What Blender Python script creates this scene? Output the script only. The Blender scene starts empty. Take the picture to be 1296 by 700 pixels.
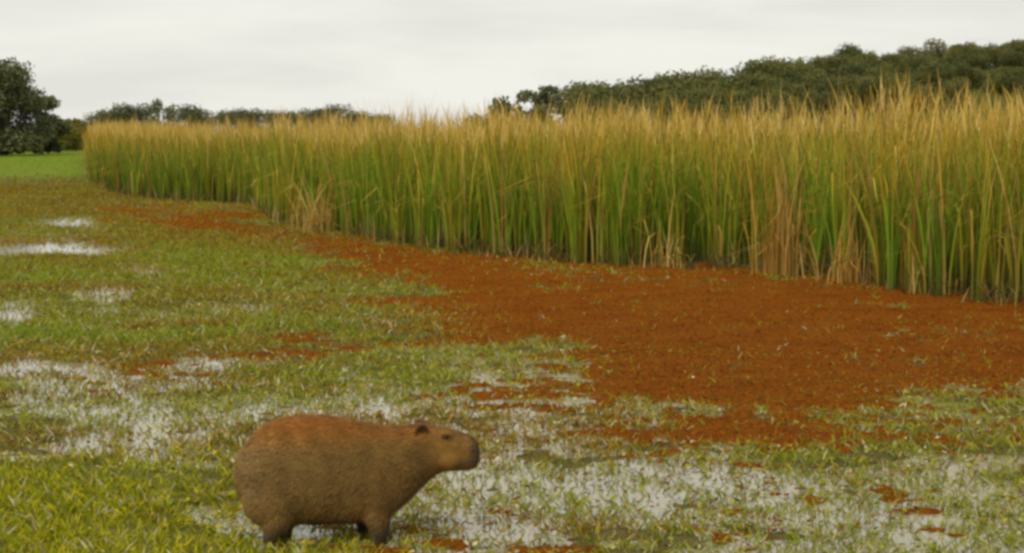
import bpy, math, random
import numpy as np
from mathutils import Vector, Matrix

rng = np.random.default_rng(7)
random.seed(7)
scene = bpy.context.scene
COL = scene.collection

# ------------------------------------------------------------------ camera
PW, PH = 1296.0, 700.0
FPX = 2400.0            # focal length in photo pixels
HOR = 168.0             # horizon row
CAM_H = 1.8
PITCH = math.atan((PH / 2 - HOR) / FPX)
cam_d = bpy.data.cameras.new('camera')
cam = bpy.data.objects.new('camera', cam_d)
COL.objects.link(cam)
cam_d.sensor_width = 36.0
cam_d.lens = 36.0 * FPX / PW
cam_d.clip_start = 0.1
cam_d.clip_end = 8000
cam.location = (0, 0, CAM_H)
cam.rotation_euler = (math.pi / 2 - PITCH, 0, 0)
scene.camera = cam

# ------------------------------------------------------------------ sky, sun, exposure
SUN_EL, SUN_AZ = math.radians(46), math.radians(200)   # azimuth clockwise from +Y
world = bpy.data.worlds.new('World')
scene.world = world
world.use_nodes = True
nt = world.node_tree
nt.nodes.clear()
out = nt.nodes.new('ShaderNodeOutputWorld')
sky = nt.nodes.new('ShaderNodeTexSky')
sky.sky_type = 'NISHITA'
sky.sun_disc = False
sky.sun_elevation = SUN_EL
sky.sun_rotation = SUN_AZ
bg1 = nt.nodes.new('ShaderNodeBackground')
bg1.inputs['Strength'].default_value = 0.06
nt.links.new(sky.outputs[0], bg1.inputs[0])
tc = nt.nodes.new('ShaderNodeTexCoord')
mp = nt.nodes.new('ShaderNodeMapping')
mp.inputs['Scale'].default_value = (1.0, 1.0, 4.5)
nt.links.new(tc.outputs['Generated'], mp.inputs[0])
nz = nt.nodes.new('ShaderNodeTexNoise')
nz.inputs['Scale'].default_value = 5.0
nz.inputs['Detail'].default_value = 6
nz.inputs['Roughness'].default_value = 0.55
nz.inputs['Distortion'].default_value = 0.3
nt.links.new(mp.outputs[0], nz.inputs['Vector'])
cr = nt.nodes.new('ShaderNodeValToRGB')
cr.color_ramp.elements[0].position = 0.36
cr.color_ramp.elements[0].color = (0.348, 0.343, 0.320, 1)
cr.color_ramp.elements[1].position = 0.62
cr.color_ramp.elements[1].color = (0.400, 0.395, 0.364, 1)
nt.links.new(nz.outputs[0], cr.inputs[0])
bg2 = nt.nodes.new('ShaderNodeBackground')
bg2.inputs['Strength'].default_value = 1.0
nt.links.new(cr.outputs[0], bg2.inputs[0])
mx = nt.nodes.new('ShaderNodeMixShader')
mx.inputs[0].default_value = 0.96      # closed cloud deck, a trace of sky through it
nt.links.new(bg1.outputs[0], mx.inputs[1])
nt.links.new(bg2.outputs[0], mx.inputs[2])
nt.links.new(mx.outputs[0], out.inputs[0])

sun_d = bpy.data.lights.new('sun', 'SUN')
sun_d.energy = 1.5
sun_d.angle = math.radians(40)
sun_d.color = (1.0, 0.93, 0.78)
sun = bpy.data.objects.new('sun', sun_d)
COL.objects.link(sun)
sdir = Vector((math.sin(SUN_AZ) * math.cos(SUN_EL), math.cos(SUN_AZ) * math.cos(SUN_EL), math.sin(SUN_EL)))
sun.rotation_euler = (-sdir).to_track_quat('-Z', 'Y').to_euler()
sun.location = (0, 0, 60)

vs = scene.view_settings
vs.view_transform = 'Standard'
vs.look = 'None'
vs.gamma = 1.0
vs.exposure = 1.16
vs.use_curve_mapping = False
scene.cycles.max_bounces = 6
scene.cycles.transparent_max_bounces = 4
scene.cycles.pixel_filter_type = 'BLACKMAN_HARRIS'
scene.cycles.filter_width = 3.2        # the photograph is softly resolved

# ------------------------------------------------------------------ helpers
def project(x, y, z=0.0):
    c, s = math.cos(PITCH), math.sin(PITCH)
    dz = z - CAM_H
    fwd = np.maximum(y * c - dz * s, 0.3)
    up = y * s + dz * c
    return PW / 2 + FPX * x / fwd, PH / 2 - FPX * up / fwd

def unproject(u, v, z=0.0):
    c, s = math.cos(PITCH), math.sin(PITCH)
    a = (u - PW / 2) / FPX
    b = (PH / 2 - v) / FPX
    dx, dy, dz = a, c + b * s, -s + b * c
    t = (z - CAM_H) / dz
    return dx * t, dy * t

def at_dist(u, v, d):
    """point on the ray of pixel (u, v) at forward distance d"""
    c, s = math.cos(PITCH), math.sin(PITCH)
    a = (u - PW / 2) / FPX
    b = (PH / 2 - v) / FPX
    dx, dy, dz = a, c + b * s, -s + b * c
    t = d / dy
    return dx * t, d, CAM_H + dz * t

TAB = rng.random((256, 256))
def vnoise(x, y):
    xi = np.floor(x).astype(int); yi = np.floor(y).astype(int)
    fx = x - xi; fy = y - yi
    fx = fx * fx * (3 - 2 * fx); fy = fy * fy * (3 - 2 * fy)
    a = TAB[xi & 255, yi & 255]; b = TAB[(xi + 1) & 255, yi & 255]
    c = TAB[xi & 255, (yi + 1) & 255]; d = TAB[(xi + 1) & 255, (yi + 1) & 255]
    return (a * (1 - fx) + b * fx) * (1 - fy) + (c * (1 - fx) + d * fx) * fy

def fbm(x, y, scale, octaves=4, off=0.0):
    x = np.asarray(x, float) / scale + 37.2 + off; y = np.asarray(y, float) / scale + 11.7 - off * 1.7
    s = 0; a = 0.5; t = 0
    for i in range(octaves):
        s = s + a * vnoise(x, y); t += a
        x = x * 2.03 + 5.1; y = y * 2.03 + 9.3; a *= 0.5
    return s / t                       # 0..1, mean 0.5

def sstep(a, b, x):
    t = np.clip((x - a) / (b - a), 0, 1)
    return t * t * (3 - 2 * t)

def poly_sdf(u, v, pts, vs=2.5):
    """signed distance (inside positive) to a polygon given in photo pixels"""
    px, py = u, v * vs
    P = [(a, b * vs) for a, b in pts]
    d = np.full(np.shape(u), 1e18); ins = np.zeros(np.shape(u), bool)
    for i in range(len(P)):
        ax, ay = P[i]; bx, by = P[(i + 1) % len(P)]
        ex, ey = bx - ax, by - ay
        t = np.clip(((px - ax) * ex + (py - ay) * ey) / (ex * ex + ey * ey + 1e-9), 0, 1)
        d = np.minimum(d, (px - ax - ex * t) ** 2 + (py - ay - ey * t) ** 2)
        cond = (ay > py) != (by > py)
        xx = ax + (py - ay) * ex / (ey if abs(ey) > 1e-9 else 1e-9)
        ins ^= cond & (px < xx)
    d = np.sqrt(d)
    return np.where(ins, d, -d)

def make_mesh(name, V, F, col=None, smooth=False):
    V = np.asarray(V, np.float32); F = np.asarray(F, np.int32)
    me = bpy.data.meshes.new(name)
    n, k = F.shape
    me.vertices.add(len(V)); me.vertices.foreach_set('co', V.ravel())
    me.loops.add(n * k); me.loops.foreach_set('vertex_index', F.ravel())
    me.polygons.add(n)
    me.polygons.foreach_set('loop_start', np.arange(0, n * k, k, dtype=np.int32))
    me.polygons.foreach_set('loop_total', np.full(n, k, np.int32))
    if smooth:
        me.polygons.foreach_set('use_smooth', np.ones(n, bool))
    me.update(calc_edges=True)
    if col is not None:
        c = np.ones((len(V), 4), np.float32); c[:, :3] = col
        at = me.color_attributes.new('tint', 'FLOAT_COLOR', 'POINT')
        at.data.foreach_set('color', c.ravel())
    return me

def add_obj(name, me, mat, parent=None, label=None, cat=None, group=None, kind=None):
    o = bpy.data.objects.new(name, me)
    COL.objects.link(o)
    if mat is not None:
        me.materials.clear(); me.materials.append(mat)
    if parent is not None:
        o.parent = parent
    if label: o['label'] = label
    if cat: o['category'] = cat
    if group: o['group'] = group
    if kind: o['kind'] = kind
    return o

def empty(name, loc, rz=0.0, label=None, cat=None, group=None):
    o = bpy.data.objects.new(name, None)
    o.empty_display_size = 0.2
    COL.objects.link(o)
    o.location = loc; o.rotation_euler = (0, 0, rz)
    if label: o['label'] = label
    if cat: o['category'] = cat
    if group: o['group'] = group
    return o

# ------------------------------------------------------------------ materials
def leaf_material(name, trans=0.3, rough=0.55, spec=0.25):
    m = bpy.data.materials.new(name); m.use_nodes = True
    t = m.node_tree; t.nodes.clear()
    o = t.nodes.new('ShaderNodeOutputMaterial')
    a = t.nodes.new('ShaderNodeAttribute'); a.attribute_name = 'tint'
    p = t.nodes.new('ShaderNodeBsdfPrincipled')
    p.inputs['Roughness'].default_value = rough
    p.inputs['Specular IOR Level'].default_value = spec
    tr = t.nodes.new('ShaderNodeBsdfTranslucent')
    mixs = t.nodes.new('ShaderNodeMixShader'); mixs.inputs[0].default_value = trans
    t.links.new(a.outputs['Color'], p.inputs['Base Color'])
    t.links.new(a.outputs['Color'], tr.inputs['Color'])
    t.links.new(p.outputs[0], mixs.inputs[1]); t.links.new(tr.outputs[0], mixs.inputs[2])
    t.links.new(mixs.outputs[0], o.inputs[0])
    return m

def noise_material(name, stops, scale=3.0, detail=8, rough=0.9, bump=0.0, bscale=40.0, spec=0.2, attr=False):
    """colour ramp over world-space noise; with attr, multiplied by a vertex tint"""
    m = bpy.data.materials.new(name); m.use_nodes = True
    t = m.node_tree
    p = t.nodes['Principled BSDF']
    p.inputs['Roughness'].default_value = rough
    p.inputs['Specular IOR Level'].default_value = spec
    tcn = t.nodes.new('ShaderNodeTexCoord')
    n = t.nodes.new('ShaderNodeTexNoise')
    n.inputs['Scale'].default_value = scale; n.inputs['Detail'].default_value = detail
    n.inputs['Roughness'].default_value = 0.65
    t.links.new(tcn.outputs['Object'], n.inputs['Vector'])
    r = t.nodes.new('ShaderNodeValToRGB')
    while len(r.color_ramp.elements) < len(stops):
        r.color_ramp.elements.new(0.5)
    for e, (pos, c) in zip(r.color_ramp.elements, stops):
        e.position = pos; e.color = (*c, 1)
    t.links.new(n.outputs[0], r.inputs[0])
    if attr:
        a = t.nodes.new('ShaderNodeAttribute'); a.attribute_name = 'tint'
        mm = t.nodes.new('ShaderNodeMix'); mm.data_type = 'RGBA'; mm.blend_type = 'MULTIPLY'
        mm.inputs[0].default_value = 1.0
        t.links.new(r.outputs[0], mm.inputs[6]); t.links.new(a.outputs['Color'], mm.inputs[7])
        t.links.new(mm.outputs[2], p.inputs['Base Color'])
    else:
        t.links.new(r.outputs[0], p.inputs['Base Color'])
    if bump:
        n2 = t.nodes.new('ShaderNodeTexNoise'); n2.inputs['Scale'].default_value = bscale
        n2.inputs['Detail'].default_value = 6
        t.links.new(tcn.outputs['Object'], n2.inputs['Vector'])
        b = t.nodes.new('ShaderNodeBump'); b.inputs['Strength'].default_value = bump
        b.inputs['Distance'].default_value = 0.02
        t.links.new(n2.outputs[0], b.inputs['Height']); t.links.new(b.outputs[0], p.inputs['Normal'])
    return m

M_GROUND = noise_material('ground_mud_grass', [(0.3, (0.6, 0.6, 0.6)), (0.5, (1, 1, 1)), (0.7, (1.25, 1.2, 1.0))],
                          scale=4.0, rough=0.95, bump=0.6, bscale=30, spec=0.05, attr=True)
M_MAT = noise_material('red_water_fern', [(0.30, (0.110, 0.034, 0.004)), (0.44, (0.155, 0.046, 0.005)),
                                          (0.58, (0.178, 0.056, 0.006)), (0.70, (0.145, 0.068, 0.010)), (0.80, (0.12, 0.085, 0.012))],
                       scale=1.6, detail=12, rough=1.0, bump=1.0, bscale=70, spec=0.0)
M_LEAF = leaf_material('marsh_leaf', 0.3, 0.65, 0.06)
M_REED = leaf_material('reed_leaf', 0.35, 0.65, 0.06)
M_CROWN = leaf_material('tree_leaf', 0.25, 0.65, 0.1)
M_BARK = noise_material('bark', [(0.3, (0.05, 0.04, 0.03)), (0.7, (0.16, 0.13, 0.10))], scale=6, rough=0.95, bump=0.8, bscale=25)

M_WATER = bpy.data.materials.new('marsh_water'); M_WATER.use_nodes = True
_t = M_WATER.node_tree; _p = _t.nodes['Principled BSDF']
_p.inputs['Base Color'].default_value = (0.20, 0.18, 0.11, 1)
_p.inputs['Roughness'].default_value = 0.06
_p.inputs['IOR'].default_value = 1.42
_tc = _t.nodes.new('ShaderNodeTexCoord'); _n = _t.nodes.new('ShaderNodeTexNoise')
_n.inputs['Scale'].default_value = 9.0; _n.inputs['Detail'].default_value = 3
_t.links.new(_tc.outputs['Object'], _n.inputs['Vector'])
_b = _t.nodes.new('ShaderNodeBump'); _b.inputs['Strength'].default_value = 0.08; _b.inputs['Distance'].default_value = 0.02
_t.links.new(_n.outputs[0], _b.inputs['Height']); _t.links.new(_b.outputs[0], _p.inputs['Normal'])

# ------------------------------------------------------------------ what grows where on the marsh
REED_EDGE_PX = [(1500, 405), (1400, 398), (1296, 390), (1230, 384), (1180, 377), (1130, 369), (1090, 358), (1020, 350), (950, 345), (880, 343), (800, 339),
                (700, 333), (640, 327), (580, 321), (520, 313), (470, 304), (430, 297), (400, 292), (365, 286),
                (340, 279), (322, 262), (300, 258), (240, 256), (180, 252), (150, 247), (128, 238), (113, 229)]
REED_EDGE = [unproject(u, v) for u, v in REED_EDGE_PX]
_bx, _by = REED_EDGE[-1]
# beyond its far corner the bed's side runs away from the water, then closes far behind
REED_POLY = REED_EDGE + [(_bx * 1.25, _by * 1.25), (_bx * 1.75, _by * 1.75), (-10, 125), (20, 90), (34, 60), (34, 30)]

RED_POLYS = [
    ([(620, 478), (800, 470), (1100, 480), (1500, 455), (1500, 585), (1000, 590), (800, 560), (620, 535)], 0.50),
    ([(420, 345), (620, 350), (640, 450), (420, 452)], 0.48),
    ([(395, 300), (470, 306), (600, 322), (800, 336), (950, 342), (1100, 355), (1500, 390), (1500, 470), (1296, 490), (1180, 505),
      (1060, 520), (960, 545), (880, 525), (780, 500), (760, 470), (690, 450), (600, 442), (520, 446), (560, 425), (610, 412), (560, 398), (470, 385), (540, 368),
      (470, 352), (400, 346), (380, 325)], 1.0),
    ([(180, 452), (300, 443), (450, 434), (600, 430), (640, 440), (520, 450), (400, 459), (220, 466)], 1.15),
    ([(640, 512), (760, 495), (900, 505), (900, 535), (760, 528)], 0.75),
    ([(135, 262), (210, 262), (330, 270), (345, 284), (380, 298), (300, 302), (230, 292), (130, 276)], 1.0),
    ([(-150, 240), (60, 240), (130, 250), (150, 266), (-150, 272)], 0.62),
    ([(420, 560), (1500, 560), (1500, 800), (420, 800)], 0.14),
    ([(830, 655), (940, 660), (930, 690), (840, 690)], 0.6),
    ([(1110, 640), (1200, 635), (1210, 660), (1120, 668)], 0.6),
    ([(920, 545), (1060, 550), (1040, 572), (930, 575)], 0.6),
    ([(-100, 470), (100, 466), (110, 476), (-100, 482)], 0.5),
]
GREEN_POLYS = [
    ([(-300, 590), (60, 608), (150, 628), (250, 655), (330, 690), (520, 692), (600, 800), (-300, 800)], 1.0),
    ([(-300, 400), (100, 405), (300, 408), (545, 410), (480, 430), (300, 438), (100, 452), (-300, 455)], 0.98),
    ([(-300, 326), (120, 332), (190, 345), (150, 362), (60, 380), (-300, 384)], 0.95),
    ([(150, 290), (380, 305), (430, 335), (520, 358), (400, 380), (160, 392)], 0.88),
    ([(270, 462), (640, 452), (640, 475), (520, 512), (300, 510)], 0.72),
    ([(960, 560), (1150, 548), (1500, 515), (1500, 568), (1100, 580), (980, 585)], 0.78),
    ([(1040, 500), (1500, 450), (1500, 500), (1100, 540)], 0.55),
    ([(-300, 225), (140, 232), (140, 275), (-300, 305)], 0.85),
]
WATER_ELL = [  # centre, radii (photo pixels), strength
    (92, 281, 42, 6, 1.0), (70, 318, 95, 8, 1.0), (135, 369, 55, 10, .6), (25, 400, 26, 15, .7), (150, 392, 60, 6, .4),
    (55, 466, 80, 9, .7), (270, 463, 75, 7, .7), (190, 488, 150, 12, .14), (110, 515, 130, 25, .08), (205, 560, 34, 50, .22),
    (120, 575, 45, 25, .2), (700, 492, 100, 18, .35), (490, 522, 60, 9, .45), (640, 590, 110, 20, .1), (860, 598, 190, 24, .1),
    (1180, 612, 130, 26, .26), (410, 672, 50, 13, 1.0), (1270, 588, 70, 8, .5), (720, 640, 150, 26, .12), (1000, 650, 160, 20, .12),
    (190, 340, 70, 6, .45), (300, 388, 60, 4, .5), (560, 620, 70, 25, .12)]

def marsh_masks(x, y):
    x = np.asarray(x, float); y = np.asarray(y, float)
    yy = np.maximum(y, 6.0)
    u, v = project(x, yy)
    k = np.clip(9.0 / yy, 0.12, 1.4)
    wu = u + 170 * k * (fbm(x, y, 1.3, 3, 3.1) - 0.5) * 1.6
    wv = v + 60 * k * (fbm(x, y, 1.1, 3, 8.7) - 0.5) * 1.6
    R = np.zeros_like(u)
    for pts, w in RED_POLYS:
        R = np.maximum(R, w * sstep(-110, 75, poly_sdf(wu, wv, pts)))
    G = np.full_like(u, 0.58)
    for pts, w in GREEN_POLYS:
        q = 190 if w == 1.0 else 70
        s = sstep(-q, q, poly_sdf(wu, wv, pts))
        G = G * (1 - s) + w * s
    W = np.zeros_like(u)
    for cx, cy, rx, ry, w in WATER_ELL:
        r = np.sqrt(((wu * .5 + u * .5 - cx) / rx) ** 2 + ((wv * .35 + v * .65 - cy) / ry) ** 2)
        W = np.maximum(W, w * (1 - sstep(0.4, 1.5, r)))
    far = sstep(66, 80, y)             # the dry pasture beyond the marsh
    return u, v, R, G, W, far

def mat_height(x, y, R, W):
    n = fbm(x, y, 0.9, 5, 1.3) * 0.5 + fbm(x, y, 0.14, 3, 4.4) * 0.5
    return np.clip(0.075 * (R - 0.55 * W - 0.53 + 2.7 * (n - 0.5)), -0.05, 0.018) + 0.006 * (fbm(x, y, 0.1, 2, 9.0) - 0.5)

def hummock(x, y, G, W, far):
    n = fbm(x, y, 0.7, 4, 6.2) * 0.5 + fbm(x, y, 0.2, 3, 2.2) * 0.5
    h = np.clip(0.11 * (G - 0.8 * W - 0.66 + 1.0 * (n - 0.5)), -0.09, 0.028)
    return h * (1 - far) + far * (0.10 + 0.06 * (fbm(x, y, 9, 3) - 0.5))

# ------------------------------------------------------------------ ground sheet, water, fern mat
def axis(lo, hi, core_lo, core_hi, step, growth):
    a = list(np.arange(core_lo, core_hi, step)); s = step; p = core_hi
    while p < hi:
        a.append(p); s *= growth; p += s
    a.append(hi)
    s = step; p = core_lo - step; b = []
    while p > lo:
        b.append(p); s *= growth; p -= s
    b.append(lo)
    return np.array(b[::-1] + a)

def grid_faces(nx, ny):
    i = np.arange(nx - 1)[None, :] + np.arange(ny - 1)[:, None] * nx
    i = i.ravel()
    return np.stack([i, i + 1, i + nx + 1, i + nx], 1)

gx = axis(-3500, 3500, -4.0, 4.5, 0.06, 1.04)
gy = axis(-60, 6000, 7.0, 17.0, 0.065, 1.026)
X, Y = np.meshgrid(gx, gy)
u, v, R, G, W, far = marsh_masks(X, Y)
Z = hummock(X, Y, G, W, far)
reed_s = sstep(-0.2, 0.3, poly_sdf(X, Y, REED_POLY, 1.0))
Z = np.where(reed_s > 0, np.maximum(Z, -0.03 + 0.07 * reed_s * fbm(X, Y, 0.6, 3)), Z)

def hill_h(x, y):
    """low wooded ridge behind the right half of the reeds"""
    ridge = sstep(8, 55, x) * 9.0 + sstep(45, 150, x) * 3.0
    across = np.exp(-((y - 215) / 45.0) ** 2)
    return ridge * across + 0.8 * (fbm(x, y, 30, 3) - .5) * sstep(8, 55, x) * across
Z = Z + hill_h(X, Y)
mud = np.array([0.075, 0.062, 0.025]); olive = np.array([0.10, 0.10, 0.018]); lawn = np.array([0.12, 0.165, 0.012]); hillc = np.array([0.05, 0.06, 0.015])
f = far[..., None]
gcol = mud * (1 - sstep(.5, .9, G))[..., None] + olive * sstep(.5, .9, G)[..., None]
gcol = gcol * (1 - f) + lawn * f
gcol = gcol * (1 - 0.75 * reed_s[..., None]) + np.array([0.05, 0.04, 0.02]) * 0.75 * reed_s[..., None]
hh = sstep(0.3, 1.5, hill_h(X, Y))[..., None]
gcol = gcol * (1 - hh) + hillc * hh
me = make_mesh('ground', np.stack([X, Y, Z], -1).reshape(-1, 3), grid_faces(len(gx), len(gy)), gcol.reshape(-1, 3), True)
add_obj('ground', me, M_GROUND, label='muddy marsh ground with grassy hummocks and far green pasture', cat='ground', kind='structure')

wx = np.linspace(-60, 60, 13); wy = np.linspace(-10, 95, 13)
WX, WY = np.meshgrid(wx, wy)
me = make_mesh('water', np.stack([WX, WY, 0 * WX], -1).reshape(-1, 3), grid_faces(13, 13))
add_obj('water', me, M_WATER, label='shallow marsh water reflecting the white sky', cat='water', kind='structure')

mxs = axis(-22, 14, -3.5, 5.0, 0.04, 1.03)
mys = axis(7.2, 70, 7.25, 22.0, 0.045, 1.03)
X, Y = np.meshgrid(mxs, mys)
u, v, R, G, W, far = marsh_masks(X, Y)
ZM = mat_height(X, Y, R, W) - 0.3 * far
ins = poly_sdf(X, Y, REED_POLY, 1.0)
F = grid_faces(len(mxs), len(mys))
zf = ZM.ravel()[F].max(1)
F = F[(zf > -0.012) & (ins.ravel()[F].min(1) < 1.2)]
used = np.unique(F); remap = np.zeros(X.size, np.int64); remap[used] = np.arange(len(used))
P = np.stack([X, Y, ZM], -1).reshape(-1, 3)[used]
me = make_mesh('floating_fern_mat', P, remap[F], None, True)
add_obj('floating_fern_mat', me, M_MAT, label='rust red mat of floating water fern in front of the reeds', cat='water fern', kind='stuff')

# ------------------------------------------------------------------ scattered marsh plants (real leaves)
def leaf_strips(base, direc, side, length, width, bend, col0, col1, segs=2):
    """tapered blades: base (n,3), unit direc, unit side; bend = drop vector per blade; returns V,F,C"""
    n = len(base); rows = segs + 1
    t = np.linspace(0, 1, rows)
    V = np.zeros((n, rows, 2, 3)); C = np.zeros((n, rows, 2, 3))
    for k, tt in enumerate(t):
        c = base + direc * (length * tt)[:, None] + bend * (tt ** 2)
        w = width * (0.75 + 0.5 * tt if tt < 0.5 else 2.0 * (1 - tt) + 0.06)
        V[:, k, 0] = c - side * w[:, None] * 0.5
        V[:, k, 1] = c + side * w[:, None] * 0.5
        cc = col0 * (1 - tt) + col1 * tt
        C[:, k, 0] = cc; C[:, k, 1] = cc
    b = np.arange(n)[:, None] * rows * 2
    fs = []
    for k in range(segs):
        o = b + k * 2
        fs.append(np.concatenate([o, o + 1, o + 3, o + 2], 1))
    F = np.stack(fs, 1).reshape(-1, 4)
    return V.reshape(-1, 3), F, C.reshape(-1, 3)

def leaf_diamonds(base, direc, side, length, width, col):
    n = len(base)
    m = base + direc * (length * 0.45)[:, None]
    V = np.stack([base, m + side * width[:, None] * .5, base + direc * length[:, None], m - side * width[:, None] * .5], 1).reshape(-1, 3)
    return V, np.arange(n * 4).reshape(-1, 4), np.repeat(col, 4, 0)

def merge(parts):
    off = 0; Vs, Fs, Cs = [], [], []
    for V, F, C in parts:
        Vs.append(V); Fs.append(F + off); Cs.append(C); off += len(V)
    return np.concatenate(Vs), np.concatenate(Fs), np.concatenate(Cs)

def scatter(n, d0, d1, p):
    """ground points thinning with distance: density ~ d^-p, in a wedge wider than the view"""
    e = 2 - p
    d = (d0 ** e + rng.random(n) * (d1 ** e - d0 ** e)) ** (1 / e)
    a = rng.random(n) * 2 - 1
    return (0.29 * d + 1.7) * a, d

def rand_unit_xy(n):
    a = rng.random(n) * 2 * math.pi
    return np.stack([np.cos(a), np.sin(a), np.zeros(n)], 1)

def pick(cols, n):
    cols = np.array(cols); i = rng.integers(0, len(cols), n)
    return cols[i] * (0.95 + 0.62 * rng.random((n, 1)))

YELLOWGREEN = [(0.22, 0.21, 0.006), (0.18, 0.19, 0.006), (0.26, 0.22, 0.010), (0.14, 0.165, 0.006)]
GREENS = [(0.15, 0.165, 0.010), (0.115, 0.15, 0.012), (0.19, 0.18, 0.016), (0.22, 0.20, 0.035)]
OLIVES = [(0.165, 0.115, 0.008), (0.18, 0.12, 0.012), (0.125, 0.10, 0.008), (0.21, 0.135, 0.02)]
REDS = [(0.112, 0.031, 0.005), (0.13, 0.041, 0.006), (0.095, 0.025, 0.004), (0.14, 0.060, 0.010)]
PALES = [(0.32, 0.30, 0.18), (0.26, 0.26, 0.14), (0.36, 0.31, 0.2)]

def plant_points(n, p=1.4, d0=7.2, d1=66):
    x, y = scatter(n, d0, d1, p)
    keep = poly_sdf(x, y, REED_POLY, 1.0) < 0.25
    x, y = x[keep], y[keep]
    return (x, y) + marsh_masks(x, y)

# grass blades
x, y, u, v, R, G, W, far = plant_points(600000)
zm = mat_height(x, y, R, W); zg = hummock(x, y, G, W, far)
cl = fbm(x, y, 0.5, 2, 5.0) * 0.35 + fbm(x, y, 0.11, 2, 7.0) * 0.65
gd = np.clip(1.3 * (G - 0.75 * W) + 3.6 * (cl - 0.5) - 0.24, 0.05 * (W < .8), 1) * np.where(zm > 0.0, 0.42 * (1 - sstep(.5, .99, R)) + 0.025, 1.0)
k = rng.random(len(x)) < gd
x, y, u, v, G, zm, zg, cl, W = [a[k] for a in (x, y, u, v, G, zm, zg, cl, W)]
n = len(x)
s = (y / 9) ** 0.3
lush = sstep(0.75, 1.0, G)
hgt = (0.035 + 0.06 * rng.random(n) + 0.04 * lush * rng.random(n)) * s
direc = rand_unit_xy(n) * (0.35 + 0.9 * rng.random((n, 1))) + np.array([0, 0, 1.0])
direc /= np.linalg.norm(direc, axis=1, keepdims=True)
side = np.cross(direc, rand_unit_xy(n) + np.array([0, 0, 0.1])); side /= np.linalg.norm(side, axis=1, keepdims=True)
bend = rand_unit_xy(n) * (hgt * 0.22)[:, None]; bend[:, 2] = -hgt * 0.12
fgleft = sstep(520, 640, v) * (1 - sstep(380, 640, u))
far_ol = 1 - sstep(235, 330, v)
c = pick(GREENS, n)
pk = rng.random(n)
c = np.where((pk < fgleft * 0.9)[:, None], pick(YELLOWGREEN, n), c)
patch = fbm(x * 0.4, y, 1.0, 4, 12.0)
band = sstep(0.80, 0.95, G) * (1 - far_ol)
ol = (rng.random(n) < (1 - 0.85 * band) * np.clip(0.28 + 4.5 * (patch - 0.5) + 0.55 * far_ol, 0.02, 0.92)) & (pk > fgleft * 0.8)
c = np.where(ol[:, None], pick(OLIVES, n), c)
rs = (rng.random(n) < np.clip(3.5 * (fbm(x * 0.3, y, 0.8, 4, 33.0) - 0.56), 0, 0.6)) & (pk > fgleft * 0.9)
c = np.where(rs[:, None], pick(REDS + OLIVES, n), c)
c = np.where((rng.random(n) < 0.6 * band * (1 - fgleft))[:, None], pick([(0.13, 0.185, 0.012), (0.15, 0.19, 0.014)], n), c)
pl = rng.random(n) < 0.09 * (1 - 0.7 * sstep(14, 28, y))
c = np.where(pl[:, None], pick(PALES, n), c)
base = np.stack([x, y, np.maximum(zg, -0.01) - 0.004], 1)
parts = [leaf_strips(base, direc, side, hgt, (0.0045 + 0.0055 * rng.random(n)) * s, bend, c * 0.9, c * 1.1)]
n_grass = n
# low broad leaves lying on the water
x, y, u, v, R, G, W, far = plant_points(350000)
zm = mat_height(x, y, R, W); zg = hummock(x, y, G, W, far)
cl = fbm(x, y, 0.4, 2, 15.0) * 0.3 + fbm(x, y, 0.09, 2, 17.0) * 0.7
gd = np.clip(0.9 * (G - 0.8 * W) + 3.4 * (cl - 0.5) - 0.08, 0.05 * (W < .8), 1) * np.where(zm > 0.0, 0.42 * (1 - sstep(.5, .99, R)) + 0.025, 1.0)
k = rng.random(len(x)) < gd
x, y, u, v, zg, G = [a[k] for a in (x, y, u, v, zg, G)]
n = len(x); s = (y / 9) ** 0.3
direc = rand_unit_xy(n) + np.array([0, 0, 1.0]) * (rng.random((n, 1)) * 0.8 - 0.05)
direc /= np.linalg.norm(direc, axis=1, keepdims=True)
side = np.cross(direc, np.array([0, 0, 1.0]) + rand_unit_xy(n) * 0.5); side /= np.linalg.norm(side, axis=1, keepdims=True)
L = (0.016 + 0.028 * rng.random(n)) * s
c = pick(GREENS, n)
far_ol = 1 - sstep(235, 330, v); band = sstep(0.80, 0.95, G) * (1 - far_ol)
patch = fbm(x * 0.4, y, 1.0, 4, 12.0)
ol = rng.random(n) < (1 - 0.85 * band) * np.clip(0.28 + 4.5 * (patch - 0.5) + 0.55 * far_ol, 0.02, 0.92)
c = np.where(ol[:, None], pick(OLIVES, n), c)
redp = fbm(x, y, 0.9, 3, 22.0)
rd = rng.random(n) < np.clip(0.10 + 1.6 * (redp - 0.55), 0, 0.6) * sstep(430, 560, u) * sstep(480, 540, v)
c = np.where(rd[:, None], pick(REDS, n), c)
pl = rng.random(n) < 0.12 * (1 - 0.8 * sstep(14, 28, y))
c = np.where(pl[:, None], pick(PALES, n), c)
fgleft = sstep(520, 640, v) * (1 - sstep(380, 640, u))
c = np.where((rng.random(n) < fgleft * 0.8)[:, None], pick(YELLOWGREEN, n), c)
base = np.stack([x, y, np.maximum(zg, 0) + 0.003 + 0.012 * rng.random(n)], 1)
parts.append(leaf_diamonds(base, direc, side, L, L * (0.4 + 0.35 * rng.random(n)), c))
V, F, C = merge(parts)
add_obj('marsh_grass', make_mesh('marsh_grass', V, F, C), M_LEAF, label='short green marsh grass and water plants standing in the shallow water', cat='grass', kind='stuff')

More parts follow.
